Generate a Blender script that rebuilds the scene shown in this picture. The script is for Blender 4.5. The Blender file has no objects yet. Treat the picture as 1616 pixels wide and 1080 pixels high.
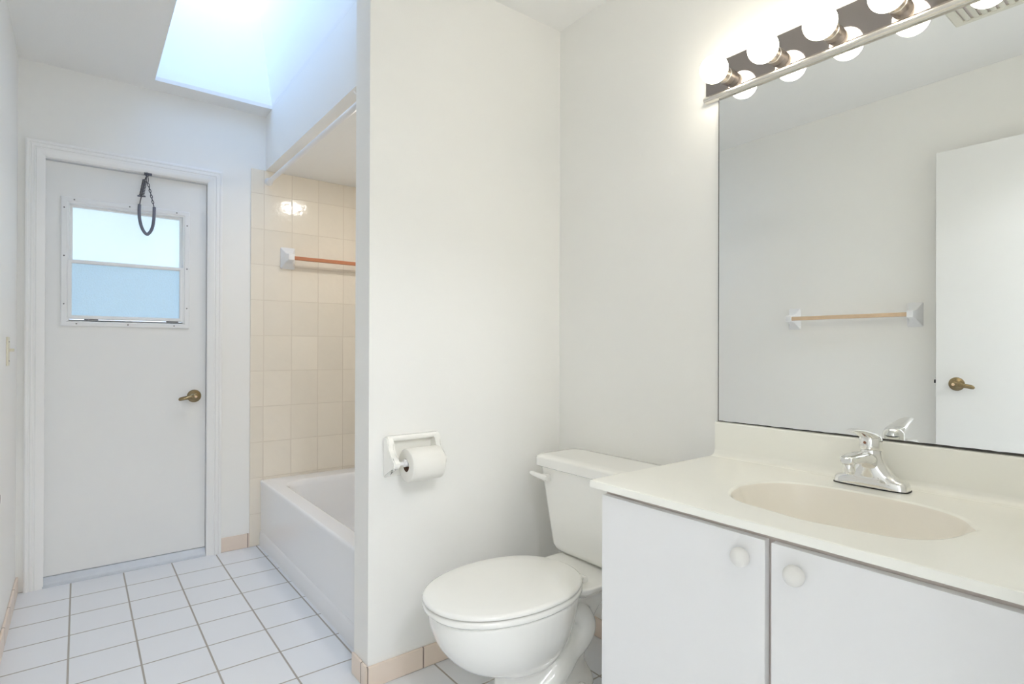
import bpy, bmesh, math, random
from mathutils import Vector, Matrix
random.seed(7)
scene = bpy.context.scene
COL = scene.collection
PI = math.pi
R = math.radians

# ------------------------------------------------------------------ camera, world, exposure
CAM_F, YAW, PITCH, ROLL, CY, CAM_H = 882.4012, R(37.7626), R(.1686), R(.1915), 547.1666, 1.1251
fw = Vector((math.sin(YAW) * math.cos(PITCH), math.cos(YAW) * math.cos(PITCH), math.sin(PITCH)))
rt = Vector((math.cos(YAW), -math.sin(YAW), 0))
up = rt.cross(fw)
r2 = rt * math.cos(ROLL) + up * math.sin(ROLL)
u2 = up * math.cos(ROLL) - rt * math.sin(ROLL)
cam_data = bpy.data.cameras.new('camera')
cam_data.sensor_width = 36.0
cam_data.lens = CAM_F * 36.0 / 1616.0
cam_data.shift_y = (CY - 540.0) / 1616.0
cam_data.clip_start = .01
cam = bpy.data.objects.new('camera', cam_data)
COL.objects.link(cam)
m4 = Matrix((r2, u2, -fw)).transposed().to_4x4()
m4.translation = (0, 0, CAM_H)
cam.matrix_world = m4
scene.camera = cam

world = bpy.data.worlds.new('world')
scene.world = world
world.use_nodes = True
wn = world.node_tree.nodes['Background']
wn.inputs[0].default_value = (.70, .83, 1, 1)
wn.inputs[1].default_value = .8
scene.view_settings.view_transform = 'Standard'
scene.view_settings.look = 'None'
scene.view_settings.gamma = 1
scene.view_settings.use_curve_mapping = False
scene.view_settings.exposure = 1.36
scene.cycles.use_denoising = True
scene.cycles.max_bounces = 16
scene.cycles.diffuse_bounces = 12
scene.cycles.glossy_bounces = 8
scene.cycles.sample_clamp_indirect = 6

BULB_E, SKY_E, PANE_HI, PANE_LO, HALL_FILL_E, TUB_E = 5.3, .78, .19, .10, 42, 34

# ------------------------------------------------------------------ room measures (metres)
XL, XR, YD, YP, XE, PT = -.2242, 1.6095, 3.3988, 1.7504, .7584, .1168
YPB = YP + PT
YN0, YN1 = -.03, .085
ZS = 2.137
XS = .842
def HC(y): return 2.446 + .0146 * (YD - y)

# ------------------------------------------------------------------ materials
MATS = {}
def mat(name, col, rough=.5, metal=0, bump=0, bscale=60, var=0, vscale=8, spec=.5, coat=0, emit=None, estr=0, bdist=.002, sss=0):
    m = bpy.data.materials.new(name)
    m.use_nodes = True
    nt = m.node_tree
    b = nt.nodes['Principled BSDF']
    b.inputs['Base Color'].default_value = (*col, 1)
    b.inputs['Roughness'].default_value = rough
    b.inputs['Metallic'].default_value = metal
    b.inputs['Specular IOR Level'].default_value = spec
    b.inputs['Coat Weight'].default_value = coat
    if sss:
        b.inputs['Subsurface Weight'].default_value = sss
        b.inputs['Subsurface Radius'].default_value = (.01, .008, .006)
    if emit:
        b.inputs['Emission Color'].default_value = (*emit, 1)
        b.inputs['Emission Strength'].default_value = estr
    geo = nt.nodes.new('ShaderNodeNewGeometry')
    if var:
        n = nt.nodes.new('ShaderNodeTexNoise')
        n.inputs['Scale'].default_value = vscale
        n.inputs['Detail'].default_value = 4
        nt.links.new(geo.outputs['Position'], n.inputs['Vector'])
        mx = nt.nodes.new('ShaderNodeMix')
        mx.data_type = 'RGBA'
        mx.inputs[6].default_value = (*[c * (1 - var) for c in col], 1)
        mx.inputs[7].default_value = (*[min(1, c * (1 + var)) for c in col], 1)
        nt.links.new(n.outputs['Fac'], mx.inputs[0])
        nt.links.new(mx.outputs[2], b.inputs['Base Color'])
    if bump:
        n2 = nt.nodes.new('ShaderNodeTexNoise')
        n2.inputs['Scale'].default_value = bscale
        n2.inputs['Detail'].default_value = 3
        nt.links.new(geo.outputs['Position'], n2.inputs['Vector'])
        bp = nt.nodes.new('ShaderNodeBump')
        bp.inputs['Strength'].default_value = bump
        bp.inputs['Distance'].default_value = bdist
        nt.links.new(n2.outputs['Fac'], bp.inputs['Height'])
        nt.links.new(bp.outputs['Normal'], b.inputs['Normal'])
    MATS[name] = m
    return m

def tile_mat(name, col, grout, au, av, u0, v0, su, sv, gw, rough=.25, var=.03, wav=.15, wscale=25, vscale=9):
    """rectangular tiles on world axes au / av (0 x, 1 y, 2 z) starting at u0, v0"""
    m = mat(name, col, rough)
    nt = m.node_tree
    b = nt.nodes['Principled BSDF']
    L = nt.links.new
    geo = nt.nodes.new('ShaderNodeNewGeometry')
    sep = nt.nodes.new('ShaderNodeSeparateXYZ')
    L(geo.outputs['Position'], sep.inputs[0])
    def mth(op, a, bb=None):
        n = nt.nodes.new('ShaderNodeMath')
        n.operation = op
        for i, v in enumerate((a, bb)):
            if v is None: continue
            if isinstance(v, (int, float)): n.inputs[i].default_value = v
            else: L(v, n.inputs[i])
        return n.outputs[0]
    ids, ds = [], []
    for ax, o, s in ((au, u0, su), (av, v0, sv)):
        t = mth('DIVIDE', mth('SUBTRACT', sep.outputs[ax], o - 50 * s), s)
        ids.append(mth('FLOOR', t))
        fr = mth('FRACT', t)
        ds.append(mth('MULTIPLY', mth('MINIMUM', fr, mth('SUBTRACT', 1.0, fr)), s))
    d = mth('MINIMUM', ds[0], ds[1])
    mr = nt.nodes.new('ShaderNodeMapRange')
    mr.interpolation_type = 'SMOOTHSTEP'
    mr.inputs[1].default_value = gw * .35
    mr.inputs[2].default_value = gw * .65
    L(d, mr.inputs[0])
    tid = mth('ADD', mth('MULTIPLY', ids[0], 12.9898), mth('MULTIPLY', ids[1], 78.233))
    wn_ = nt.nodes.new('ShaderNodeTexWhiteNoise')
    wn_.noise_dimensions = '1D'
    L(tid, wn_.inputs['W'])
    nz = nt.nodes.new('ShaderNodeTexNoise')
    nz.inputs['Scale'].default_value = vscale
    nz.inputs['Detail'].default_value = 5
    L(geo.outputs['Position'], nz.inputs['Vector'])
    f = mth('ADD', mth('MULTIPLY', wn_.outputs['Value'], .5), mth('MULTIPLY', nz.outputs['Fac'], .5))
    mx = nt.nodes.new('ShaderNodeMix'); mx.data_type = 'RGBA'
    mx.inputs[6].default_value = (*[c * (1 - var) for c in col], 1)
    mx.inputs[7].default_value = (*[min(1, c * (1 + var)) for c in col], 1)
    L(f, mx.inputs[0])
    m2 = nt.nodes.new('ShaderNodeMix'); m2.data_type = 'RGBA'
    m2.inputs[6].default_value = (*grout, 1)
    L(mx.outputs[2], m2.inputs[7]); L(mr.outputs[0], m2.inputs[0])
    L(m2.outputs[2], b.inputs['Base Color'])
    L(mth('SUBTRACT', .9, mth('MULTIPLY', mr.outputs[0], .9 - rough)), b.inputs['Roughness'])
    n3 = nt.nodes.new('ShaderNodeTexNoise')
    n3.inputs['Scale'].default_value = wscale
    L(geo.outputs['Position'], n3.inputs['Vector'])
    hgt = mth('ADD', mth('MULTIPLY', mr.outputs[0], .6), mth('MULTIPLY', n3.outputs['Fac'], wav))
    bp = nt.nodes.new('ShaderNodeBump')
    bp.inputs['Strength'].default_value = .6
    bp.inputs['Distance'].default_value = .0025
    L(hgt, bp.inputs['Height']); L(bp.outputs['Normal'], b.inputs['Normal'])
    return m

PAINT = mat('wall_paint', (.873, .869, .846), .6, bump=.25, bscale=220, var=.008, vscale=3, bdist=.0006)
CEILP = mat('ceiling_paint', (.86, .858, .845), .75, bump=.4, bscale=160, var=.01, vscale=4, bdist=.001)
TRIM = mat('trim_paint', (.87, .87, .865), .4, bump=.1, bscale=90, bdist=.0005, var=.01)
DOORP = mat('door_paint', (.82, .825, .82), .38, bump=.15, bscale=60, bdist=.0006, var=.012, vscale=5)
FLOORT = tile_mat('floor_tile', (.775, .795, .83), (.40, .375, .34), 0, 1, -.0255, 3.3954, .2062, .2062, .0062, rough=.3, var=.025)
WTILE = tile_mat('bath_wall_tile', (.83, .765, .66), (.72, .65, .55), 0, 2, .833 - .1545, .183, .1545, .2019, .004, rough=.13, var=.06, wav=.5, wscale=38, vscale=14)
WTILEY = tile_mat('bath_side_tile', (.83, .765, .66), (.72, .65, .55), 1, 2, 1.87, .183, .1545, .2019, .004, rough=.13, var=.06, wav=.5, wscale=38, vscale=14)
BASEX = tile_mat('base_tile_x', (.80, .68, .58), (.34, .27, .22), 0, 2, .96 - .2062, -.5, .2062, 2.0, .005, rough=.3, var=.03)
BASEY = tile_mat('base_tile_y', (.80, .68, .58), (.34, .27, .22), 1, 2, .96, -.5, .2062, 2.0, .005, rough=.3, var=.03)
PORC = mat('porcelain', (.90, .895, .86), .12, coat=.3, var=.006)
TUBW = mat('tub_enamel', (.885, .89, .905), .16, coat=.3, var=.006)
MARBLE = mat('cast_marble', (.955, .95, .89), .2, coat=.25, var=.008)
BASIN_SHADE = mat('cast_marble_shaded', (.905, .865, .785), .2, coat=.25, var=.008)  # same marble as the slab, creamier tone paints in the bowl's shading
LAMI = mat('white_laminate', (.86, .86, .865), .4, bump=.1, bscale=140, bdist=.0004, var=.006)
FRAMEM = mat('cabinet_frame', (.62, .56, .53), .5, var=.04)
RAILM = mat('rail_nickel', (.80, .765, .71), .22, metal=1, var=.03)
KNOBM = mat('white_knob', (.84, .83, .80), .45, var=.01)
CHROME = mat('chrome', (.86, .86, .85), .06, metal=1, var=.02)
PLATEM = mat('chrome_plate', (.36, .325, .31), .06, metal=1, var=.02)
NICKEL = mat('brushed_nickel', (.56, .52, .47), .3, metal=1, var=.08, vscale=60)
MIRROR = mat('mirror_silver', (.93, .945, .935), .0, metal=1)
DARKE = mat('mirror_edge_black', (.06, .055, .05), .6, var=.3, vscale=40)
BRASS = mat('antique_brass', (.29, .225, .13), .25, metal=1, var=.15, vscale=60)
COPPER = mat('copper_bar', (.50, .20, .10), .35, var=.1, vscale=40)
TANBAR = mat('tan_bar', (.66, .48, .32), .2, var=.08, vscale=30, coat=.4)
BULB = mat('bulb_glass', (1, 1, 1), .3, emit=(1, .925, .77), estr=BULB_E)
SKYP = mat('skylight_acrylic', (.9, .95, 1), .4, emit=(.37, .59, 1), estr=SKY_E)
PANEU = mat('frosted_pane', (.8, .9, .95), .35, emit=(.58, .84, 1), estr=PANE_HI)
HALL_FILLM = mat('hall_fill_globe', (1, 1, 1), .4, emit=(.915, .945, 1), estr=HALL_FILL_E)
TUBL = mat('downlight_lens', (1, 1, 1), .4, emit=(1, .96, .90), estr=TUB_E)
PAPER = mat('tissue_paper', (.86, .845, .80), .95, bump=.3, bscale=300, bdist=.0005, var=.01)
CARD = mat('cardboard_core', (.16, .09, .06), .9, var=.1)
PLASTW = mat('white_plastic', (.82, .82, .83), .3, var=.01)
IVORY = mat('ivory_plastic', (.74, .70, .56), .35, var=.02)
RUBBER = mat('grey_vinyl', (.15, .16, .21), .45, var=.1, vscale=50)
STEELD = mat('dark_steel', (.13, .13, .15), .35, metal=.7, var=.1, vscale=60)
BLACKP = mat('black_rubber', (.02, .02, .02), .6, var=.1)
ALU = mat('aluminium', (.60, .63, .67), .5, metal=.3, var=.1, vscale=20)
SASHM = mat('window_sash_white', (.82, .83, .84), .35, var=.02)
SCREWM = mat('screw_head', (.20, .20, .21), .4, metal=.8, var=.1)
REDD = mat('rust_dot', (.25, .08, .03), .4, var=.05)
VENTM = mat('vent_cream', (.70, .68, .60), .5, var=.03)

def pane_low_material():
    m = mat('rain_glass', (.55, .72, .85), .12, emit=(.33, .64, .95), estr=PANE_LO)
    nt = m.node_tree; b = nt.nodes['Principled BSDF']
    geo = nt.nodes.new('ShaderNodeNewGeometry')
    v = nt.nodes.new('ShaderNodeTexNoise')
    v.inputs['Scale'].default_value = 170; v.inputs['Detail'].default_value = 2
    nt.links.new(geo.outputs['Position'], v.inputs['Vector'])
    mr = nt.nodes.new('ShaderNodeMapRange')
    mr.inputs[1].default_value = .35; mr.inputs[2].default_value = .7
    mr.inputs[3].default_value = PANE_LO * .82; mr.inputs[4].default_value = PANE_LO * 1.2
    nt.links.new(v.outputs['Fac'], mr.inputs[0]); nt.links.new(mr.outputs[0], b.inputs['Emission Strength'])
    bp = nt.nodes.new('ShaderNodeBump'); bp.inputs['Strength'].default_value = .7; bp.inputs['Distance'].default_value = .002
    nt.links.new(v.outputs['Fac'], bp.inputs['Height']); nt.links.new(bp.outputs['Normal'], b.inputs['Normal'])
    return m
RAIN = pane_low_material()

# ------------------------------------------------------------------ mesh helpers
def finish(name, bm, material, parent=None, loc=(0, 0, 0), angle=35, flat=False):
    bmesh.ops.remove_doubles(bm, verts=bm.verts, dist=1e-6)
    bmesh.ops.recalc_face_normals(bm, faces=bm.faces)
    me = bpy.data.meshes.new(name)
    bm.to_mesh(me); bm.free()
    if not flat:
        for p in me.polygons: p.use_smooth = True
        me.set_sharp_from_angle(angle=R(angle))
    me.materials.append(material)
    o = bpy.data.objects.new(name, me)
    if not flat and name != 'bowl':
        wm = o.modifiers.new('weighted_normals', 'WEIGHTED_NORMAL')
        wm.keep_sharp = True
    COL.objects.link(o)
    if parent is not None:
        o.parent = parent
        o.location = loc
    else:
        o.location = loc
    return o

def box(bm, x0, x1, y0, y1, z0, z1, bev=0, seg=2):
    vs = [bm.verts.new((x, y, z)) for x in (x0, x1) for y in (y0, y1) for z in (z0, z1)]
    fs = [(0, 1, 3, 2), (4, 6, 7, 5), (0, 4, 5, 1), (2, 3, 7, 6), (0, 2, 6, 4), (1, 5, 7, 3)]
    faces = [bm.faces.new([vs[i] for i in f]) for f in fs]
    if bev:
        es = list({e for f in faces for e in f.edges})
        bmesh.ops.bevel(bm, geom=es, offset=bev, segments=seg, profile=.5, affect='EDGES')
    return bm
def BX(*a, **k): return box(bmesh.new(), *a, **k)

def loft(bm, rings, cap0=True, cap1=True, closed=True):
    R_ = [[bm.verts.new(p) for p in r] for r in rings]
    n = len(R_[0])
    for a, b in zip(R_, R_[1:]):
        for i in range(n if closed else n - 1):
            j = (i + 1) % n
            bm.faces.new((a[i], a[j], b[j], b[i]))
    if cap0: bm.faces.new(R_[0])
    if cap1: bm.faces.new(R_[-1])
    return bm

def frame(d):
    d = Vector(d).normalized()
    a = Vector((0, 0, 1)) if abs(d.z) < .9 else Vector((1, 0, 0))
    u = d.cross(a).normalized()
    return u, d.cross(u).normalized()

def lathe(bm, prof, origin=(0, 0, 0), axis=(0, 0, 1), n=32, cap0=True, cap1=True):
    """prof: (radius, height along axis)"""
    o = Vector(origin); ax = Vector(axis).normalized(); u, v = frame(ax)
    rings = [[o + ax * h + (u * math.cos(2 * PI * i / n) + v * math.sin(2 * PI * i / n)) * max(r, 1e-5) for i in range(n)] for r, h in prof]
    return loft(bm, rings, cap0, cap1)

def tube(bm, path, r, n=12, closed=False, rs=None):
    P = [Vector(p) for p in path]; N = len(P)
    rings = []; u = None
    for i in range(N):
        a = P[(i - 1) % N] if (closed or i > 0) else P[i]
        b = P[(i + 1) % N] if (closed or i < N - 1) else P[i]
        t = (b - a).normalized()
        if u is None: u, _ = frame(t)
        u = (u - t * u.dot(t)).normalized()
        v = t.cross(u)
        rr = rs[i] if rs else r
        rings.append([P[i] + (u * math.cos(2 * PI * k / n) + v * math.sin(2 * PI * k / n)) * rr for k in range(n)])
    if closed: rings.append(rings[0]); return loft(bm, rings, False, False)
    return loft(bm, rings)

def sell(cx, cy, z, a, b, n=2.5, N=48):
    out = []
    for i in range(N):
        t = 2 * PI * i / N; c, s = math.cos(t), math.sin(t)
        out.append((cx + a * math.copysign(abs(c) ** (2 / n), c), cy + b * math.copysign(abs(s) ** (2 / n), s), z))
    return out

def prism(bm, pts, axis, a0, a1):
    """pts in the two other axes (in xyz order); extruded along axis"""
    def mk(p, a):
        q = list(p); q.insert(axis, a); return q
    return loft(bm, [[mk(p, a0) for p in pts], [mk(p, a1) for p in pts]])

def bez(p0, p1, p2, p3, n=14):
    p0, p1, p2, p3 = map(Vector, (p0, p1, p2, p3)); o = []
    for i in range(n + 1):
        t = i / n; o.append(p0 * (1 - t) ** 3 + p1 * 3 * t * (1 - t) ** 2 + p2 * 3 * t * t * (1 - t) + p3 * t ** 3)
    return o

def tag(o, label=None, cat=None, group=None, kind=None):
    if label: o['label'] = label
    if cat: o['category'] = cat
    if group: o['group'] = group
    if kind: o['kind'] = kind
    return o
def thing(name, label, cat, loc, group=None):
    o = bpy.data.objects.new(name, None)
    o.empty_display_size = .05
    COL.objects.link(o); o.location = loc
    return tag(o, label, cat, group)
def part(name, bm, material, par, **k):
    """mesh given in world coordinates, parented under par without moving"""
    w = Vector((0, 0, 0)); p = par
    while p is not None:
        w += p.location; p = p.parent
    bmesh.ops.translate(bm, verts=bm.verts, vec=-w)
    return finish(name, bm, material, par, **k)
def struct(name, bm, material, label=None, cat=None, **k):
    return tag(finish(name, bm, material, **k), label, cat, kind='structure')

def grid_wall(us, vs, holes, place, t0, t1):
    """a slab with rectangular holes; place(u, v, t) gives xyz"""
    bm = bmesh.new()
    V = {}
    def gv(i, j, t):
        k = (i, j, t)
        if k not in V: V[k] = bm.verts.new(place(us[i], vs[j], (t0, t1)[t]))
        return V[k]
    cells = {(i, j) for i in range(len(us) - 1) for j in range(len(vs) - 1)} - set(holes)
    for i, j in cells:
        for t in (0, 1): bm.faces.new([gv(i, j, t), gv(i + 1, j, t), gv(i + 1, j + 1, t), gv(i, j + 1, t)])
        for (di, dj), (a, b) in {(-1, 0): ((0, 0), (0, 1)), (1, 0): ((1, 0), (1, 1)), (0, -1): ((0, 0), (1, 0)), (0, 1): ((0, 1), (1, 1))}.items():
            if (i + di, j + dj) not in cells:
                bm.faces.new([gv(i + a[0], j + a[1], 0), gv(i + b[0], j + b[1], 0), gv(i + b[0], j + b[1], 1), gv(i + a[0], j + a[1], 1)])
    return bm

# ------------------------------------------------------------------ the room shell
struct('floor', BX(-1.3, XR + .12, -1.5, YD + .15, -.1, 0), FLOORT, 'white square ceramic tile floor with grey grout', 'floor', flat=True)
TOPZ = 2.62
# left wall, right wall
struct('wall_left', BX(XL - .12, XL, YN1, YD + .12, 0, TOPZ), PAINT, 'plain pale wall at the far left beside the exterior door', 'wall', flat=True)
struct('wall_right', BX(XR, XR + .12, YN0, YD + .12, 0, TOPZ), PAINT, 'cream wall behind the toilet and mirror', 'wall', flat=True)
# far wall with the door opening
DX0, DX1, DZ1 = -.150, .566, 2.022
struct('wall_far', grid_wall([XL, DX0, DX1, XR], [0, DZ1, TOPZ], [(1, 0)], lambda u, v, t: (u, t, v), YD, YD + .12), PAINT, 'pale wall around the exterior door', 'wall', flat=True)
struct('wall_partition', BX(XE, XR, YP, YPB, 0, TOPZ), PAINT, 'cream partition wall holding the toilet paper, between toilet and bathtub', 'wall', flat=True)
struct('wall_near', grid_wall([-1.3, -.19, .70, XR], [0, 2.09, TOPZ], [(1, 0)], lambda u, v, t: (u, t, v), YN0, YN1), PAINT, 'wall with the entry doorway', 'wall', flat=True)
# dropped soffit above the tub
struct('wall_soffit', prism(bmesh.new(), [(YPB, ZS), (YD, ZS), (YD, HC(YD) - .0005), (YPB, HC(YPB) - .0005)], 0, XS, XR), PAINT, 'dropped soffit above the bathtub', 'soffit', flat=True)
# ceiling with the skylight opening (slopes very slightly)
SX0, SX1, SY0, SY1 = .292, XS, 1.98, 3.272
struct('ceiling', grid_wall([XL - .12, SX0, SX1, XR + .12], [YN0, SY0, SY1, YD + .12], [(1, 1)], lambda u, v, t: (u, v, HC(v) + t), 0, .02), CEILP, 'pale ceiling with the skylight opening', 'ceiling', flat=True)
# skylight shaft: four thin walls, the far one flared
SHZ = 3.12
YF = SY1 + (SHZ - 2.446) * .40
def shaft(name, pts, off, label):
    bm = bmesh.new()
    loft(bm, [[Vector(p) for p in pts], [Vector(p) + Vector(off) for p in pts]])
    struct(name, bm, PAINT, label, 'skylight shaft', flat=True)
zc0, zc1 = HC(SY0) + .02, HC(SY1) + .02
shaft('wall_shaft_far', [(SX0 - .05, SY1, zc1), (SX1 + .0, SY1, zc1), (SX1 + .0, YF, SHZ), (SX0 - .05, YF, SHZ)], (0, .05, 0), 'flared far side of the skylight shaft')
shaft('wall_shaft_near', [(SX0 - .05, SY0, zc0), (SX1 + .05, SY0, zc0), (SX1 + .05, SY0, SHZ), (SX0 - .05, SY0, SHZ)], (0, -.05, 0), 'near side of the skylight shaft')
shaft('wall_shaft_left', [(SX0, SY0, zc0), (SX0, SY1, zc1), (SX0, YF, SHZ), (SX0, SY0, SHZ)], (-.05, 0, 0), 'left side of the skylight shaft')
shaft('wall_shaft_right', [(SX1, SY0, zc0), (SX1, SY1 + .05, zc1), (SX1, YF + .05, SHZ), (SX1, SY0, SHZ)], (.05, 0, 0), 'right side of the skylight shaft flush with the soffit')
sk = struct('window_1', BX(SX0 - .05, SX1 + .05, SY0 - .05, YF + .05, SHZ, SHZ + .03), SKYP, 'white skylight pane at the top of the shaft', 'skylight', flat=True)

# hall behind the camera
struct('wall_hall_left', BX(-1.4, -1.3, -1.5, YN0, 0, TOPZ), PAINT, 'left wall of the hall behind the camera', 'wall', flat=True)
struct('wall_hall_back', BX(-1.4, XR + .12, -1.6, -1.5, 0, TOPZ), PAINT, 'back wall of the hall behind the camera', 'wall', flat=True)
struct('wall_hall_right', BX(XR, XR + .12, -1.5, YN0, 0, TOPZ), PAINT, 'right wall of the hall behind the camera', 'wall', flat=True)
struct('ceiling_hall', BX(-1.4, XR + .12, -1.6, YN0, 2.5, 2.6), CEILP, 'ceiling of the hall behind the camera', 'ceiling', flat=True)
hl = thing('added_fill_globe', 'white glowing globe added as fill light in the hall behind the camera', 'fill light', (.25, -.85, 2.5))  # unseen lamp, added to fill the room through the doorway
part('base', lathe(bmesh.new(), [(.09, 0), (.09, -.03), (.075, -.04)], (.25, -.85, 2.5)), NICKEL, hl)
part('globe', lathe(bmesh.new(), [(.07, -.035), (.12, -.06), (.14, -.10), (.12, -.15), (.07, -.18), (.0, -.19)], (.25, -.85, 2.5)), HALL_FILLM, hl)

# beige tile round the tub: far end, partition back, side wall
TT = .008
struct('wall_tub_end', BX(.7634, XR, YD - TT, YD, 0, ZS, bev=.003), WTILE, 'beige glazed tiles on the far end of the tub alcove', 'tile wall')
struct('wall_tub_head', BX(.80, XR, YPB, YPB + TT, 0, ZS, bev=.003), WTILE, 'beige tiles on the back of the partition wall', 'tile wall')
struct('wall_tub_side', BX(XR - TT, XR, YPB + TT, YD - TT, 0, ZS, bev=.003), WTILEY, 'beige tiles along the long side of the tub', 'tile wall')

# tile skirting
def skirt(name, x0, x1, y0, y1, m, label, h=.074):
    struct(name, BX(x0, x1, y0, y1, 0, h, bev=.004), m, label, 'baseboard')
skirt('baseboard_partition', XE - .010, XR, YP - .010, YP, BASEX, 'beige tile skirting along the foot of the partition wall')
skirt('baseboard_partition_end', XE - .010, XE, YP, YPB, BASEY, 'beige tile skirting on the end of the partition wall')
skirt('baseboard_far', .6180, .7634, YD - .010, YD, BASEX, 'short beige tile skirting between door casing and tub', .079)
skirt('baseboard_left', XL, XL + .010, .95, YD, BASEY, 'beige tile skirting along the left wall')
skirt('baseboard_right', XR - .010, XR, .985, YP - .010, BASEY, 'beige tile skirting behind the toilet')

# ------------------------------------------------------------------ exterior door, casing, threshold
CW = .071
cx0, cx1, cz1 = -.1974, .6174, 2.082
def casing():
    bm = bmesh.new()
    # fluted profile: (distance from outer edge, projection)
    prof = [(0, 0), (0, .019), (.006, .022), (.013, .022), (.015, .019), (.020, .019), (.022, .022), (.031, .022), (.033, .0185), (.038, .0185), (.040, .0205), (.050, .019), (.062, .015), (CW, .011), (CW, 0)]
    rings = [[], [], [], []]
    for d, p in prof:
        y = YD - p
        rings[0].append((cx0 + d, y, 0)); rings[1].append((cx0 + d, y, cz1 - d))
        rings[2].append((cx1 - d, y, cz1 - d)); rings[3].append((cx1 - d, y, 0))
    loft(bm, rings)
    return bm
struct('trim_1', casing(), TRIM, 'white fluted casing around the exterior door', 'door casing', angle=25)
bm = bmesh.new()
for x0, x1 in ((DX0, -.134), (.547, DX1)): box(bm, x0, x1, YD, YD + .12, 0, DZ1)
box(bm, -.134, .547, YD, YD + .12, 2.009, DZ1)
struct('trim_2', bm, TRIM, 'white jamb lining inside the door casing', 'door jamb', flat=True)
bm = bmesh.new()
prism(bm, [(3.386, 0), (3.386, .008), (3.394, .014), (3.400, .024), (3.416, .040), (3.430, .0432), (3.470, .0432), (3.5, .044), (3.5, 0)], 0, -.131, .5445)
struct('trim_3', bm, ALU, 'worn grey metal threshold under the exterior door', 'threshold', angle=20)

DY = 3.420
WX0, WX1, WZ0, WZ1 = -.071, .466, 1.223, 1.845
slab = grid_wall([-.1315, WX0 + .03, WX1 - .03, .5445], [.0435, WZ0 + .03, WZ1 - .03, 2.004], [(1, 1)], lambda u, v, t: (u, t, v), DY, DY + .045)
door1 = struct('door_1', slab, DOORP, 'white exterior door with a small two-pane window', 'door', flat=True)
def rect_frame(x0, x1, z0, z1, prof):
    """closed mitred frame: prof = (inset from outer edge, y)"""
    bm = bmesh.new()
    rings = []
    for sx, sz in ((0, 0), (1, 0), (1, 1), (0, 1)):
        rings.append([((x0 + d, x1 - d)[sx], y, (z0 + d, z1 - d)[sz]) for d, y in prof])
    rings.append(rings[0])
    loft(bm, rings, False, False)
    return bm
wf = part('window_frame', rect_frame(WX0, WX1, WZ0, WZ1, [(0, DY), (0, DY - .006), (.004, DY - .009), (.022, DY - .010), (.026, DY - .006), (.031, DY - .006), (.034, DY + .012), (.034, DY + .045), (.02, DY + .045), (.02, DY)]), SASHM, door1, angle=25)
for x, z in [(-.02, WZ1 - .013), (.20, WZ1 - .013), (.405, WZ1 - .013), (-.01, WZ0 + .013), (.195, WZ0 + .013), (.395, WZ0 + .013),
             (WX0 + .013, 1.79), (WX0 + .013, 1.56), (WX0 + .013, 1.33), (WX1 - .013, 1.77), (WX1 - .013, 1.54), (WX1 - .013, 1.33)]:
    part('screw', lathe(bmesh.new(), [(.0035, 0), (.003, -.0018), (0, -.0022)], (x, DY - .0095, z), (0, 1, 0), 10), SCREWM, wf)
# upper fixed light set back, lower sash in front
ub = part('upper_sash', rect_frame(WX0 + .034, WX1 - .034, 1.53, WZ1 - .034, [(0, DY + .02), (.0, DY + .014), (.010, DY + .014), (.012, DY + .03), (0, DY + .03)]), SASHM, door1, angle=25)
tag(part('pane', BX(WX0 + .040, WX1 - .040, DY + .026, DY + .032, 1.53, WZ1 - .040), PANEU, ub, flat=True), 'bright frosted upper pane')
ls = part('lower_sash', rect_frame(-.046, .4365, 1.259, 1.545, [(0, DY + .012), (0, DY - .006), (.004, DY - .009), (.014, DY - .009), (.018, DY - .004), (.018, DY + .012)]), SASHM, door1, angle=25)
tag(part('pane', BX(-.034, .4245, DY + .002, DY + .006, 1.272, 1.532), RAIN, ls, flat=True), 'blue rain-textured lower pane')
tk = part('window_track', BX(WX0 + .031, WX1 - .031, DY - .002, DY + .03, WZ0 + .031, 1.2465), BLACKP, door1, flat=True)
part('track_lip', BX(WX0 + .031, WX1 - .031, DY - .006, DY - .001, 1.246, 1.2535, bev=.001), ALU, tk)
for x in (.02, .36): part('latch', BX(x, x + .055, DY - .007, DY + .0, 1.2545, 1.2605, bev=.001), STEELD, tk)

def lever(par, pos, nrm, along, droop=-.012, name='door_handle'):
    """rosette, neck and lever; nrm out of the door, along = lever direction"""
    pos, n, a = Vector(pos), Vector(nrm), Vector(along); z = Vector((0, 0, 1))
    h = part(name, lathe(bmesh.new(), [(.033, 0), (.034, .004), (.031, .009), (.022, .012), (.014, .015), (.0125, .04), (.016, .044), (.017, .058), (.013, .061), (0, .0615)], pos, n, 28), BRASS, par)
    rings = []
    for i, t in enumerate([-.018, -.010, 0, .015, .032, .05, .066, .074, .078]):
        w = [.004, .012, .016, .0155, .011, .010, .010, .008, .003][i]
        d = [.003, .006, .0075, .007, .006, .0055, .005, .004, .002][i]
        off = [.051, .051, .051, .051, .053, .053, .050, .048, .047][i]
        c = pos + n * off + a * t + z * (droop * max(0, t / .078) ** 1.5)
        rings.append([c + z * w * math.cos(2 * PI * k / 14) + n * d * math.sin(2 * PI * k / 14) for k in range(14)])
    part('lever', loft(bmesh.new(), rings), BRASS, h)
    part('lock_button', lathe(bmesh.new(), [(.0065, 0), (.0065, .003), (.005, .004), (0, .0042)], pos + n * .061, n, 14), TANBAR, h)
    return h
lever(door1, (.490, DY, .863), (0, -1, 0), (-1, 0, 0))

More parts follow.
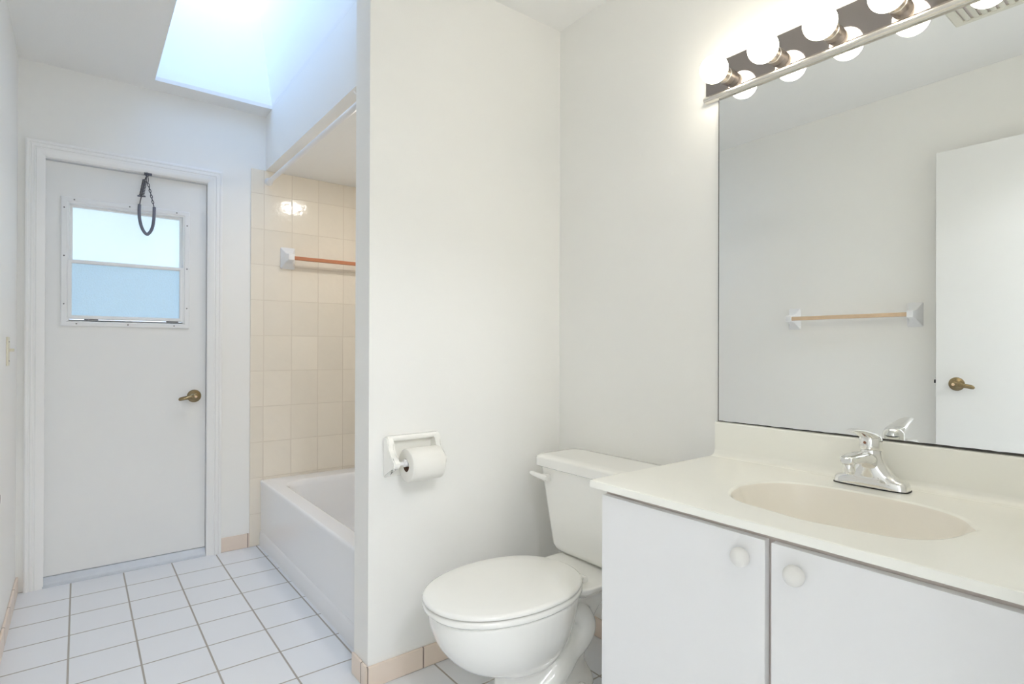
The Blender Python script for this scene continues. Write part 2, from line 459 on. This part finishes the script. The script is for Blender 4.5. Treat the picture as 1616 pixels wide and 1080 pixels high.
# entry door folded back against the left wall (seen in the mirror)
EX0, EX1 = -.160, -.125
door2 = struct('door_2', BX(EX0, EX1, .095, .898, .012, 2.092, bev=.002), DOORP, 'plain white entry door opened flat against the left wall', 'door')
lever(door2, (EX1 - .0065, .815, .960), (1, 0, 0), (0, -1, 0))
lever(door2, (EX0, .815, .962), (-1, 0, 0), (0, -1, 0))
part('latch_plate', BX(-.154, -.131, .897, .8995, .945, .99, bev=.0005), BRASS, door2)
part('latch_bolt', BX(-.149, -.136, .8985, .908, .960, .977, bev=.001), BLACKP, door2)
bm = bmesh.new()
for x0, x1 in ((-.19, -.175), (.685, .70)): box(bm, x0, x1, YN0 - .002, YN1 + .002, 0, 2.09)
box(bm, -.175, .685, YN0 - .002, YN1 + .002, 2.075, 2.09)
struct('trim_4', bm, TRIM, 'white jamb of the entry doorway', 'door jamb', flat=True)

# ------------------------------------------------------------------ bathtub
TX0, TZ, TY0, TY1 = .8181, .3726, YPB + TT + .002, YD - TT - .002
TX1 = XR - TT - .002
tub = thing('bathtub', 'white built-in bathtub along the tiled alcove', 'bathtub', (1.21, 2.63, 0))
def rrect(x0, x1, y0, y1, z, r, n=8):
    o = []
    for cx_, cy_, a0 in ((x1 - r, y1 - r, 0), (x0 + r, y1 - r, 90), (x0 + r, y0 + r, 180), (x1 - r, y0 + r, 270)):
        for i in range(n + 1):
            a = R(a0 + 90 * i / n); o.append((cx_ + r * math.cos(a), cy_ + r * math.sin(a), z))
    return o
ix0, ix1, iy0, iy1 = TX0 + .083, TX1 - .05, TY0 + .09, TY1 - .135
rings = []
for ins, z, r in ((0, TZ - .022, .006), (0, TZ - .010, .006), (.003, TZ - .003, .006), (.010, TZ, .008)):
    rings.append(rrect(TX0 + ins, TX1 - ins, TY0 + ins, TY1 - ins, z, r))
for ins, z, r in ((-.012, TZ, .13), (-.003, TZ - .002, .13), (.004, TZ - .008, .13), (.012, TZ - .03, .125), (.04, TZ - .22, .12), (.06, TZ - .29, .11), (.10, TZ - .315, .09)):
    rings.append(rrect(ix0 + ins, ix1 - ins, iy0 + ins * 1.3, iy1 - ins * 1.6, z, r))
part('basin', loft(bmesh.new(), rings, False, True), TUBW, tub, angle=80)
bm = bmesh.new()
prism(bm, [(TX0 + .002, TZ - .020), (TX0 + .004, .085), (TX0 - .002, .072), (TX0 - .004, 0), (TX0 + .02, 0), (TX0 + .02, TZ - .020)], 1, TY0, TY1)
part('apron', bm, TUBW, tub, angle=25)
dr = part('drain', lathe(bmesh.new(), [(.028, 0), (.028, .002), (.02, .003), (.012, .001), (0, .001)], (1.2, TY0 + .35, TZ - .314)), CHROME, tub)

# shower curtain rod
rod = thing('shower_curtain_rod', 'white shower curtain rod across the tub opening under the soffit', 'curtain rod', (.857, 2.6, 2.074))
part('rod', lathe(bmesh.new(), [(.0125, 0), (.0125, YD - YPB - 2 * TT)], (.857, YPB + TT, 2.074), (0, 1, 0), 20), PLASTW, rod)
for y, d in ((YD - TT, -1), (YPB + TT, 1)):
    part('flange', lathe(bmesh.new(), [(.022, 0), (.022, .004), (.017, .012), (.0165, .03), (.0135, .032)], (.857, y, 2.074), (0, d, 0), 24), PLASTW, rod)
# recessed light over the tub (its glare shows on the tiles)
dl = thing('recessed_light', 'round recessed light in the soffit above the bathtub', 'recessed light', (1.21, 2.63, ZS))
part('trim_ring', lathe(bmesh.new(), [(.095, 0), (.094, -.004), (.078, -.007), (.074, -.004), (.074, 0)], (1.21, 2.63, ZS), n=40, cap0=False, cap1=False), PLASTW, dl)
part('lens', lathe(bmesh.new(), [(.073, -.003), (.068, -.008), (.045, -.013), (.02, -.015), (0, -.0155)], (1.21, 2.63, ZS), n=40), TUBL, dl)
# small hook on the partition's tub side
hk = thing('wall_hook', 'tiny white hook at the head of the partition under the curtain rod', 'hook', (.79, YPB, 2.02))
part('plate', lathe(bmesh.new(), [(.012, 0), (.012, .003), (.006, .005)], (.79, YPB, 2.02), (0, 1, 0), 16), PLASTW, hk)
part('peg', tube(bmesh.new(), bez((.79, YPB + .003, 2.02), (.78, YPB + .02, 2.018), (.765, YPB + .03, 2.015), (.762, YPB + .03, 2.03)), .003), PLASTW, hk)

# ------------------------------------------------------------------ towel bars with ceramic brackets
def bracket(par, base, n, s=(.036, .062), mt=PLASTW):
    base, n = Vector(base), Vector(n); z = Vector((0, 0, 1)); a = n.cross(z)
    rings = []
    for d, w, h in ((0, 1, 1), (.006, 1, 1), (.010, .9, .93), (.018, .72, .72), (.030, .56, .50), (.046, .46, .36), (.078, .44, .30), (.083, .40, .26)):
        w *= s[0]; h *= s[1]; c = min(w, h) * .12
        pts = [(-w + c, -h), (w - c, -h), (w, -h + c), (w, h - c), (w - c, h), (-w + c, h), (-w, h - c), (-w, -h + c)]
        rings.append([base + n * d + a * p + z * q for p, q in pts])
    return part('bracket', loft(bmesh.new(), rings), mt, par, angle=25)
tb = thing('towel_bar', 'copper coloured towel bar with white ceramic brackets on the beige tub tiles', 'towel bar', (1.22, YD - TT, 1.645))
for x in (.963, 1.46): bracket(tb, (x, YD - TT, 1.645), (0, -1, 0), (.040, .062))
part('bar', BX(.975, 1.45, YD - TT - .078, YD - TT - .057, 1.631, 1.652, bev=.003), COPPER, tb)
tb = thing('towel_bar', 'tan towel bar with white brackets on the plain wall, seen in the mirror', 'towel bar', (XL, 1.32, 1.305))
for y in (1.629, 1.012): bracket(tb, (XL, y, 1.306), (1, 0, 0), (.035, .063))
part('bar', BX(XL + .055, XL + .077, 1.022, 1.619, 1.295, 1.317, bev=.004), TANBAR, tb)

# light switch, exhaust grille
sw = thing('light_switch', 'ivory toggle light switch on the left wall near the exterior door', 'light switch', (XL, 2.965, 1.106))
part('plate', BX(XL, XL + .006, 2.930, 3.000, 1.049, 1.163, bev=.002), IVORY, sw)
part('toggle', BX(XL + .004, XL + .022, 2.960, 2.970, 1.105, 1.117, bev=.002), IVORY, sw)
for z in (1.068, 1.144): part('screw', lathe(bmesh.new(), [(.003, 0), (.0025, .0012), (0, .0014)], (XL + .006, 2.965, z), (1, 0, 0), 10), SCREWM, sw)
vt = thing('ceiling_vent', 'cream slatted exhaust vent on the ceiling, seen at the mirror top', 'vent', (.43, .59, HC(.59)))
hz = HC(.62)
bm = bmesh.new()
prof = [(0, hz + .004), (0, hz - .006), (.006, hz - .012), (.03, hz - .014), (.034, hz - .010), (.034, hz + .004)]
rings = []
for sx, sy in ((0, 0), (1, 0), (1, 1), (0, 1)):
    rings.append([((.300 + d, .555 - d)[sx], (.455 + d, .715 - d)[sy], z) for d, z in prof])
rings.append(rings[0]); loft(bm, rings, False, False)
part('frame', bm, VENTM, vt, angle=25)
part('duct', BX(.333, .522, .488, .682, hz - .004, hz + .0, ), FRAMEM, vt, flat=True)
for k in range(7):
    y = .500 + k * .0275
    bm = bmesh.new(); box(bm, .331, .524, y - .009, y + .009, hz - .011, hz - .008)
    part('louver', bm, VENTM, vt, flat=True)

# ------------------------------------------------------------------ spring and chain loop hanging from the casing
ch = thing('door_chain_loop', 'dark vinyl loop with spring and chain hanging from the door casing', 'door chain', (.27, 3.372, 2.0))
YC = 3.368
bm = bmesh.new(); box(bm, .258, .292, YD - .0135, YD - .010, 1.999, 2.012, bev=.001)
hookp = part('hook_plate', bm, STEELD, ch)
part('eye', tube(bmesh.new(), [(.270 + .008 * math.cos(t * PI / 9), YC + .004, 1.999 + .009 * math.sin(t * PI / 9)) for t in range(18)], .0018, 8, closed=True), STEELD, hookp)
part('eye_screw', lathe(bmesh.new(), [(.0022, 0), (.0022, .022)], (.270, YC + .004, 2.007), (0, 1, 0), 8), STEELD, hookp)
A, B_ = Vector((.2605, YC, 1.968)), Vector((.246, YC, 1.885))
n_, turns = 150, 11
u_, v_ = frame(B_ - A)
part('spring', tube(bmesh.new(), [A.lerp(B_, i / n_) + (u_ * math.cos(2 * PI * turns * i / n_) + v_ * math.sin(2 * PI * turns * i / n_)) * .0090 for i in range(n_ + 1)], .0026, 7), STEELD, ch)
part('spring_rod', tube(bmesh.new(), [(.268, YC, 1.994), (.262, YC, 1.975), A, B_, (.2415, YC, 1.862), (.239, YC, 1.842)], .0026, 8), STEELD, ch)
part('spring_stop', tube(bmesh.new(), [(.229, YC, 1.884), (.246, YC, 1.884), (.263, YC, 1.886)], .004, 8), STEELD, ch)
part('clip', tube(bmesh.new(), [(.2705 + .004 * math.cos(t * PI / 8), YC, 1.972 + .019 * math.sin(t * PI / 8)) for t in range(16)], .002, 8, closed=True), STEELD, ch)
lk = None
P0, P1 = Vector((.2745, YC, 1.952)), Vector((.2985, YC, 1.842))
for k in range(8):
    c = P0.lerp(P1, (k + .5) / 8); d = (P1 - P0).normalized()
    side = Vector((d.z, 0, -d.x)) if k % 2 == 0 else Vector((0, 1, 0))
    pts = [c + d * .0088 * math.cos(t * PI / 8) + side * .0042 * math.sin(t * PI / 8) for t in range(16)]
    part('chain_link', tube(bmesh.new(), pts, .0019, 6, closed=True), STEELD, ch)
loop = bez((.238, YC, 1.842), (.232, YC, 1.775), (.244, YC, 1.715), (.266, YC, 1.697), 12) + bez((.266, YC, 1.697), (.271, YC, 1.694), (.272, YC, 1.694), (.276, YC, 1.699), 4)[1:] + bez((.276, YC, 1.699), (.298, YC, 1.722), (.300, YC, 1.77), (.3005, YC, 1.838), 12)[1:]
tag(part('vinyl_sleeve', tube(bmesh.new(), loop, .0074, 12), RUBBER, ch), 'grey blue vinyl sleeve bent into a U')

# ------------------------------------------------------------------ toilet paper holder and roll
YA, ZA = YP - .075, .744
tp = thing('toilet_paper_holder', 'white ceramic toilet paper holder on the partition wall', 'toilet paper holder', (.9, YP, .76))
part('back_plate', BX(.8125, 1.0035, YP - .009, YP, .690, .824, bev=.003), PORC, tp)
cheek = [(YP - .004, .690), (YP - .004, .824), (YP - .014, .829), (YP - .028, .829), (YP - .037, .820), (YP - .040, .804), (YP - .044, .788), (YP - .056, .772), (YP - .078, .760), (YP - .088, .752), (YP - .090, .742), (YP - .086, .732), (YP - .076, .727), (YP - .055, .724), (YP - .035, .714), (YP - .015, .694)]
for x0 in (.808, .986):
    bm = bmesh.new(); prism(bm, cheek, 0, x0, x0 + .022)
    bmesh.ops.bevel(bm, geom=[e for e in bm.edges if abs(e.verts[0].co.x - e.verts[1].co.x) < 1e-6], offset=.0035, segments=2, affect='EDGES')
    part('arm', bm, PORC, tp, angle=50)
part('top_bar', BX(.815, 1.002, YP - .034, YP - .004, .811, .8295, bev=.007, seg=3), PORC, tp)
part('roller', lathe(bmesh.new(), [(.006, .0), (.006, .02), (.0125, .021), (.0125, .138), (.006, .139), (.006, .16)], (.828, YA, ZA), (1, 0, 0), 20), PLASTW, tp)
ZR = ZA - .008
rl = thing('toilet_paper_roll', 'white toilet paper roll hanging on the wall holder', 'toilet paper', (.92, YA, ZR))
bm = bmesh.new()
lathe(bm, [(.0215, 0), (.0515, 0), (.055, .003), (.0555, .06), (.055, .120), (.0515, .123), (.0215, .123), (.0215, 0)], (.856, YA, ZR), (1, 0, 0), 48, False, False)
part('paper', bm, PAPER, rl, angle=50)
part('core', lathe(bmesh.new(), [(.0213, .001), (.0213, .122), (.0203, .122), (.0203, .001), (.0213, .001)], (.856, YA, ZR), (1, 0, 0), 32, False, False), CARD, rl)
bm = bmesh.new()
part('loose_sheet', tube(bmesh.new(), [(.857, YA + .01, ZR - .0548), (.978, YA + .01, ZR - .0548)], .0012, 6), PAPER, rl)

# ------------------------------------------------------------------ toilet
TCY = 1.382
toi = thing('toilet', 'white two-piece toilet with the lid closed between partition and vanity', 'toilet', (1.2, TCY, 0))
def smooth_rings(rings, k=5):
    """Catmull-Rom between rings of equal length"""
    out = []; n = len(rings)
    for i in range(n - 1):
        a, b, c, d = (rings[max(0, i - 1)], rings[i], rings[i + 1], rings[min(n - 1, i + 2)])
        for j in range(k):
            t = j / k
            out.append([tuple(.5 * (2 * q + (r - p) * t + (2 * p - 5 * q + 4 * r - s) * t * t + (3 * q - p - 3 * r + s) * t ** 3) for p, q, r, s in zip(A_, B2, C2, D2)) for A_, B2, C2, D2 in zip(a, b, c, d)])
    out.append(rings[-1])
    return out
def egg(x0, x1, w, z, k=.03, N=56, pw=.9):
    o = []
    for i in range(N):
        t = 2 * PI * i / N; c, s = math.cos(t), math.sin(t)
        o.append(((x0 + x1) / 2 + (x1 - x0) / 2 * math.copysign(abs(c) ** .95, c), TCY + w * (1 + k * c) * math.copysign(abs(s) ** pw, s), z))
    return o
bm = bmesh.new()
loft(bm, smooth_rings([egg(1.02, 1.24, .07, .125, 0), egg(.955, 1.25, .100, .155, .0), egg(.880, 1.262, .136, .197, .0), egg(.832, 1.280, .164, .250), egg(.807, 1.292, .179, .305), egg(.799, 1.30, .185, .345), egg(.797, 1.302, .187, .361)]))
loft(bm, smooth_rings([egg(.985, 1.405, .112, 0, 0), egg(.99, 1.40, .108, .02, 0), egg(1.01, 1.385, .078, .05, 0), egg(1.015, 1.35, .068, .12, 0), egg(1.0, 1.30, .085, .2, 0)], 4))
# rear deck under the tank and the neck that carries it
rings = []
for z, hw, x0 in ((.295, .06, 1.30), (.322, .10, 1.27), (.345, .135, 1.25), (.366, .150, 1.24), (.369, .146, 1.245)):
    rings.append(rrect(x0, 1.592, TCY - hw, TCY + hw, z, .04))
loft(bm, smooth_rings(rings, 3))
loft(bm, smooth_rings([rrect(1.20, x1_, TCY - hw, TCY + hw, z, .03) for z, x1_, hw in ((.01, 1.36, .05), (.08, 1.365, .045), (.16, 1.385, .045), (.24, 1.43, .05), (.32, 1.52, .06))], 4))
for sgn in (-1, 1):
    y = TCY + sgn * .047
    path = [(1.10, y, .055), (1.145, y + sgn * .01, .062), (1.19, y + sgn * .014, .082), (1.235, y + sgn * .010, .112), (1.275, y + sgn * .004, .135), (1.315, y + sgn * .006, .160), (1.335, y + sgn * .010, .20), (1.325, y + sgn * .008, .238), (1.29, y, .262), (1.24, y - sgn * .01, .265)]
    P_ = [Vector(p) for p in path]
    sm_ = smooth_rings([[tuple(p)] for p in P_], 4)
    rr_ = [.026, .034, .040, .040, .036, .037, .039, .037, .034, .03]
    tube(bm, [q[0] for q in sm_], .036, 16, rs=[rr_[min(9, k // 4)] + (rr_[min(9, k // 4 + 1)] - rr_[min(9, k // 4)]) * (k % 4) / 4 for k in range(len(sm_))])
bowl = part('bowl', bm, PORC, toi)
rm = bowl.modifiers.new('remesh', 'REMESH'); rm.mode = 'VOXEL'; rm.voxel_size = .0055; rm.use_smooth_shade = True
sm = bowl.modifiers.new('smooth', 'SMOOTH'); sm.factor = .5; sm.iterations = 7
for s in (-1, 1):
    part('bolt_cap', lathe(bmesh.new(), [(.016, 0), (.016, .012), (.012, .02), (.005, .024), (0, .0245)], (1.292, TCY + s * .088, .018), n=20), PORC, toi)
# seat ring
def ring_slab(z0, z1, x0, x1, w, inner, rad):
    rs_ = [egg(x0 + rad, x1 - rad, w - rad, z0), egg(x0, x1, w, z0 + rad), egg(x0, x1, w, z1 - rad), egg(x0 + rad, x1 - rad, w - rad, z1), egg(x0 + inner, x1 - inner * 1.6, w - inner, z1), egg(x0 + inner, x1 - inner * 1.6, w - inner, z0)]
    return loft(bmesh.new(), rs_ + [rs_[0]], False, False)
part('seat', ring_slab(.3625, .3835, .783, 1.306, .1955, .06, .006), PLASTW if False else PORC, toi, angle=50)
x0, x1, w = .782, 1.305, .1965
part('lid', loft(bmesh.new(), [egg(x0 + .008, x1 - .008, w - .008, .3870), egg(x0 + .001, x1 - .001, w - .001, .3885), egg(x0, x1, w, .393), egg(x0 + .002, x1 - .002, w - .002, .398), egg(x0 + .010, x1 - .010, w - .010, .4015), egg(x0 + .05, x1 - .05, w - .05, .4035), egg(x0 + .15, x1 - .15, w - .12, .4042)]), PORC, toi, angle=50)
for s in (-1, 1):
    part('hinge', lathe(bmesh.new(), [(.012, -.03), (.013, -.028), (.013, .028), (.012, .03)], (1.296, TCY + s * .07, .376), (0, 1, 0), 18), PORC, toi)
# tank
rings = []
for z, hw, xf in ((.3705, .150, 1.425), (.374, .168, 1.414), (.384, .181, 1.405), (.400, .188, 1.400), (.50, .205, 1.394), (.60, .222, 1.388), (.682, .236, 1.383)):
    rings.append(rrect(xf, 1.600, TCY - hw, TCY + hw, z, .028))
part('tank', loft(bmesh.new(), rings), PORC, toi, angle=50)
rings = []
for z, ins in ((.681, .004), (.684, 0), (.712, 0), (.718, .003), (.7225, .012), (.7245, .04)):
    rings.append(rrect(1.371 + ins, 1.604 - ins, TCY - .262 + ins, TCY + .262 - ins, z, .038))
part('tank_lid', loft(bmesh.new(), rings), PORC, toi, angle=50)
fl = part('flush_handle', BX(1.368, 1.386, 1.550, 1.582, .630, .659, bev=.005), PORC, toi)
part('lever', loft(bmesh.new(), [[(1.366 + .006 * math.cos(2 * PI * k / 12) * s, y, z + .008 * math.sin(2 * PI * k / 12) * s) for k in range(12)] for y, z, s in ((1.552, .645, 1.0), (1.56, .645, 1.35), (1.60, .647, 1.25), (1.628, .649, 1.15), (1.642, .650, 1.0), (1.649, .650, .5))]), PORC, fl)

# ------------------------------------------------------------------ vanity cabinet
VY0, VY1 = .118, .979
van = thing('vanity_cabinet', 'white laminate vanity cabinet with two flat doors', 'vanity cabinet', (1.33, .55, 0))
bm = bmesh.new()
box(bm, 1.0655, 1.080, VY0, VY1, .09, .7715)
box(bm, 1.080, XR - .012, VY0, VY1, .09, .105)
box(bm, XR - .012, XR - .002, VY0, VY1, .09, .7715)
box(bm, 1.080, XR - .012, VY0, VY0 + .015, .105, .7715)
part('body', bm, FRAMEM, van, flat=True)  # pinkish grey frame colour stands in for the shadow between the doors
part('side_panel', BX(1.0655, XR - .002, VY1 - .001, VY1 + .002, 0, .7715), LAMI, van, flat=True)
part('toe_kick', BX(1.12, 1.60, VY0, VY1 - .002, 0, .09), LAMI, van, flat=True)
for nm, y0, y1, zt, ky, kz in (('a', .553, .977, .7565, .596, .715), ('b', .119, .541, .7555, .491, .712)):
    d = part('door', BX(1.046, 1.0645, y0, y1, .10, zt, bev=.0015), LAMI, van)
    part('knob', lathe(bmesh.new(), [(.008, 0), (.008, .005), (.013, .0065), (.0178, .0095), (.0195, .0140), (.0190, .0190), (.0165, .0245), (.0125, .0285), (.0075, .0310), (.003, .0320), (0, .0321)], (1.046, ky, kz), (-1, 0, 0), 28), KNOBM, d)

# countertop with moulded basin
CX0, CX1, CY0, CY1, CZ = 1.032, XR - .001, .095, 1.0063, .7905
top = thing('vanity_countertop', 'cream cast marble countertop with a moulded shell basin on the vanity', 'countertop', (1.32, .55, CZ - .0185))
bx, by = 1.290, .5205
def rim(th, k=1.0):
    c, s = math.cos(th), math.sin(th)
    n = 2.55
    a, b = .158, .2185
    r = (abs(c / a) ** n + abs(s / b) ** n) ** (-1 / n)
    f = 1 + .022 * math.cos(7 * (th - PI)) * (max(0, -c) ** .4)
    for t0 in (R(90), R(-90 + 8)):
        d = (th - t0 + PI) % (2 * PI) - PI
        f += (.045 if t0 < 0 else .018) * math.exp(-(d / R(5)) ** 2)
    return Vector((bx + r * f * k * c, by + r * f * k * s))
ths = [2 * PI * i / 144 for i in range(144)]
for X in (CX0, CX1):
    for Y in (CY0, CY1): ths.append(math.atan2(Y - by, X - bx) % (2 * PI))
ths.sort()
def rect_pt(th, ins=0):
    c, s = math.cos(th), math.sin(th)
    k = min(((CX1 - ins - bx) / c if c > 1e-9 else (CX0 + ins - bx) / c if c < -1e-9 else 9e9), ((CY1 - ins - by) / s if s > 1e-9 else (CY0 + ins - by) / s if s < -1e-9 else 9e9))
    return Vector((bx + c * k, by + s * k))
rings = []
rings.append([(*rim(t, 1.0), CZ - .0035) for t in ths])
rings.append([(*rim(t, 1.015), CZ - .0008) for t in ths])
rings.append([(*rim(t, 1.04), CZ) for t in ths])
rings.append([(*(rim(t, 1.04).lerp(rect_pt(t, .003), .5)), CZ) for t in ths])
rings.append([(*rect_pt(t, .003), CZ) for t in ths])
rings.append([(*rect_pt(t, .0008), CZ - .001) for t in ths])
rings.append([(*rect_pt(t), CZ - .003) for t in ths])
rings.append([(*rect_pt(t), CZ - .0185) for t in ths])
rings.append([(*rect_pt(t, .04), CZ - .0185) for t in ths])
part('slab', loft(bmesh.new(), rings, False, False), MARBLE, top, angle=40)
rings = []
for k, dz in ((1.0, -.0035), (.985, -.008), (.96, -.022), (.90, -.05), (.78, -.085), (.58, -.112), (.34, -.124), (.12, -.128)):
    rings.append([(*((rim(t, k)) if k > .95 else Vector((bx, by)) + (rim(t, 1) - Vector((bx, by))) * k), CZ + dz) for t in ths])
tag(part('basin', loft(bmesh.new(), rings, False, True), BASIN_SHADE, top, angle=60), 'moulded oval basin with scalloped rim, its shading coloured in as beige')
part('drain', lathe(bmesh.new(), [(.022, 0), (.022, .002), (.016, .003), (.008, .001), (0, .001)], (bx, by, CZ - .1275)), CHROME, top)
pf = [(1.566, CZ), (1.576, CZ + .0012), (1.584, CZ + .0048), (1.589, CZ + .0105), (1.591, CZ + .02), (1.592, CZ + .098), (1.5935, CZ + .1025), (1.597, CZ + .1045), (XR - .001, CZ + .1045), (XR - .001, CZ)]
bm = bmesh.new(); prism(bm, pf, 1, CY0, CY1 - .001)
part('backsplash', bm, MARBLE, top, angle=40)

# ------------------------------------------------------------------ faucet
FX, FY, FZ = 1.533, .543, CZ
fa = thing('faucet', 'chrome single-lever faucet on the back of the basin', 'faucet', (FX, FY, FZ))
part('gasket', loft(bmesh.new(), [sell(FX, FY, FZ, .0285, .0815, 4.5), sell(FX, FY, FZ + .003, .0285, .0815, 4.5)]), BLACKP, fa)
rings = []
for z, a, b, n in ((.003, .0275, .0805, 4.5), (.014, .0270, .079, 4.2), (.019, .0255, .0765, 4), (.022, .0245, .071, 3.5), (.026, .0243, .060, 3), (.034, .0240, .048, 2.6), (.046, .0238, .038, 2.3), (.060, .0235, .031, 2.1), (.074, .0230, .0265, 2), (.086, .0225, .024, 2), (.090, .0215, .0225, 2)):
    rings.append(sell(FX, FY, FZ + z, a, b, n))
part('body', loft(bmesh.new(), rings), CHROME, fa, angle=50)
rings = []
for x, z, w, h in ((1.535, .058, .020, .018), (1.515, .064, .020, .019), (1.49, .072, .0195, .017), (1.46, .078, .019, .0145), (1.43, .080, .0185, .012), (1.405, .080, .0175, .011), (1.392, .0795, .0155, .010), (1.386, .079, .010, .006)):
    rings.append([(x, FY + w * math.copysign(abs(math.cos(t)) ** .7, math.cos(t)), FZ + z + h * math.copysign(abs(math.sin(t)) ** .7, math.sin(t))) for t in [2 * PI * k / 24 for k in range(24)]])
sp = part('spout', loft(bmesh.new(), rings), CHROME, fa, angle=50)
part('aerator', lathe(bmesh.new(), [(.0125, 0), (.013, -.002), (.013, -.018), (.0115, -.019), (.0115, -.024), (.009, -.024)], (1.405, FY, FZ + .072), n=24), CHROME, sp)
hd = part('handle', lathe(bmesh.new(), [(.0235, .092), (.025, .094), (.025, .112), (.0235, .120), (.018, .127), (.010, .131), (0, .132)], (FX - .004, FY, FZ)), CHROME, fa, angle=50)
rings = []
for x, z, w, h in ((1.545, .118, .014, .010), (1.525, .123, .0225, .012), (1.50, .130, .0215, .010), (1.475, .137, .019, .0075), (1.45, .1425, .0165, .006), (1.425, .146, .014, .0045), (1.412, .147, .009, .0025)):
    rings.append([(x, FY + w * math.cos(t), FZ + z + h * math.sin(t)) for t in [2 * PI * k / 20 for k in range(20)]])
part('lever', loft(bmesh.new(), rings), CHROME, hd, angle=60)
tag(part('index_dot', lathe(bmesh.new(), [(.0035, 0), (.003, .0012), (0, .0014)], (FX - .0285, FY + .004, FZ + .109), (-1, .1, .05), 14), REDD, hd), 'small rust red dot')
part('lift_rod', lathe(bmesh.new(), [(.0025, 0), (.0025, .03), (.005, .032), (.005, .038), (0, .041)], (1.565, FY, FZ + .004), n=14), CHROME, fa)

# ------------------------------------------------------------------ mirror and light bar
mir = thing('wall_mirror', 'large frameless wall mirror above the vanity', 'mirror', (XR, .55, CZ + .1045))
MY0, MY1, MZ0, MZ1 = .13, 1.0009, CZ + .1065, 1.912
part('glass', BX(XR - .006, XR - .0005, MY0, MY1, MZ0, MZ1), MIRROR, mir, flat=True)
bm = bmesh.new()
ys = [MY1 - (MY1 - MY0) * i / 60 for i in range(61)]
lo = [(y, MZ0 - .0005) for y in ys]
hi = [(y, MZ0 + .0012 + .0030 * min(1, (MY1 - y) / .55) + .0008 * math.sin(i * 1.9) * math.sin(i * .63)) for i, y in enumerate(ys)]
V0 = [[bm.verts.new((x, *p)) for p in lo] for x in (XR - .0068, XR - .0055)]
V1 = [[bm.verts.new((x, *p)) for p in hi] for x in (XR - .0068, XR - .0055)]
for i in range(60):
    bm.faces.new((V0[0][i], V0[0][i + 1], V1[0][i + 1], V1[0][i]))
    bm.faces.new((V0[1][i], V0[1][i + 1], V1[1][i + 1], V1[1][i]))
    bm.faces.new((V1[0][i], V1[0][i + 1], V1[1][i + 1], V1[1][i]))
part('tarnished_edge', bm, DARKE, mir, flat=True)
bm = bmesh.new(); box(bm, XR - .0067, XR - .0005, MY1 - .0008, MY1 + .0012, MZ0, MZ1)
part('side_edge', bm, DARKE, mir, flat=True)

LY0, LY1, LZ0, LZ1, LX = .118, 1.046, 1.919, 2.036, 1.600
vl = thing('vanity_light', 'chrome vanity light bar with round white bulbs above the mirror', 'light fixture', (XR, .58, 1.97))
part('backplate', BX(LX, XR - .0005, LY0, LY1, LZ0, LZ1, bev=.0015), PLATEM, vl)
bm = bmesh.new()
prism(bm, [(LX + .001, LZ0 + .021), (LX - .002, LZ0 + .020), (LX - .010, LZ0 + .0135), (LX - .0125, LZ0 + .0105), (LX - .0125, LZ0 + .006), (LX - .0105, LZ0 + .002), (LX - .006, LZ0 - .0015), (LX, LZ0 - .003), (XR - .001, LZ0 - .003), (XR - .001, LZ0 + .002), (LX + .001, LZ0 + .002)], 1, LY0 - .001, LY1 + .001)
part('lower_rail', bm, RAILM, vl, angle=30)
for k in range(6):
    y = .966 - k * .1535
    s = part('socket', lathe(bmesh.new(), [(.0235, 0), (.0235, .021), (.0225, .022), (.0215, .0225), (.0215, .024), (.0225, .0245), (.0225, .043), (.021, .045), (.016, .046)], (LX, y, 1.974), (-1, 0, 0), 28), NICKEL, vl)
    r = .041
    pf = [(.0135, .036), (.0150, .042)] + [(r * math.sin(a), .080 - r * math.cos(a)) for a in [R(26 + 154 * i / 20) for i in range(21)]]
    tag(part('bulb', lathe(bmesh.new(), pf, (LX, y, 1.974), (-1, 0, 0), 32, True, False), BULB, s, angle=80), 'lit round white bulb')
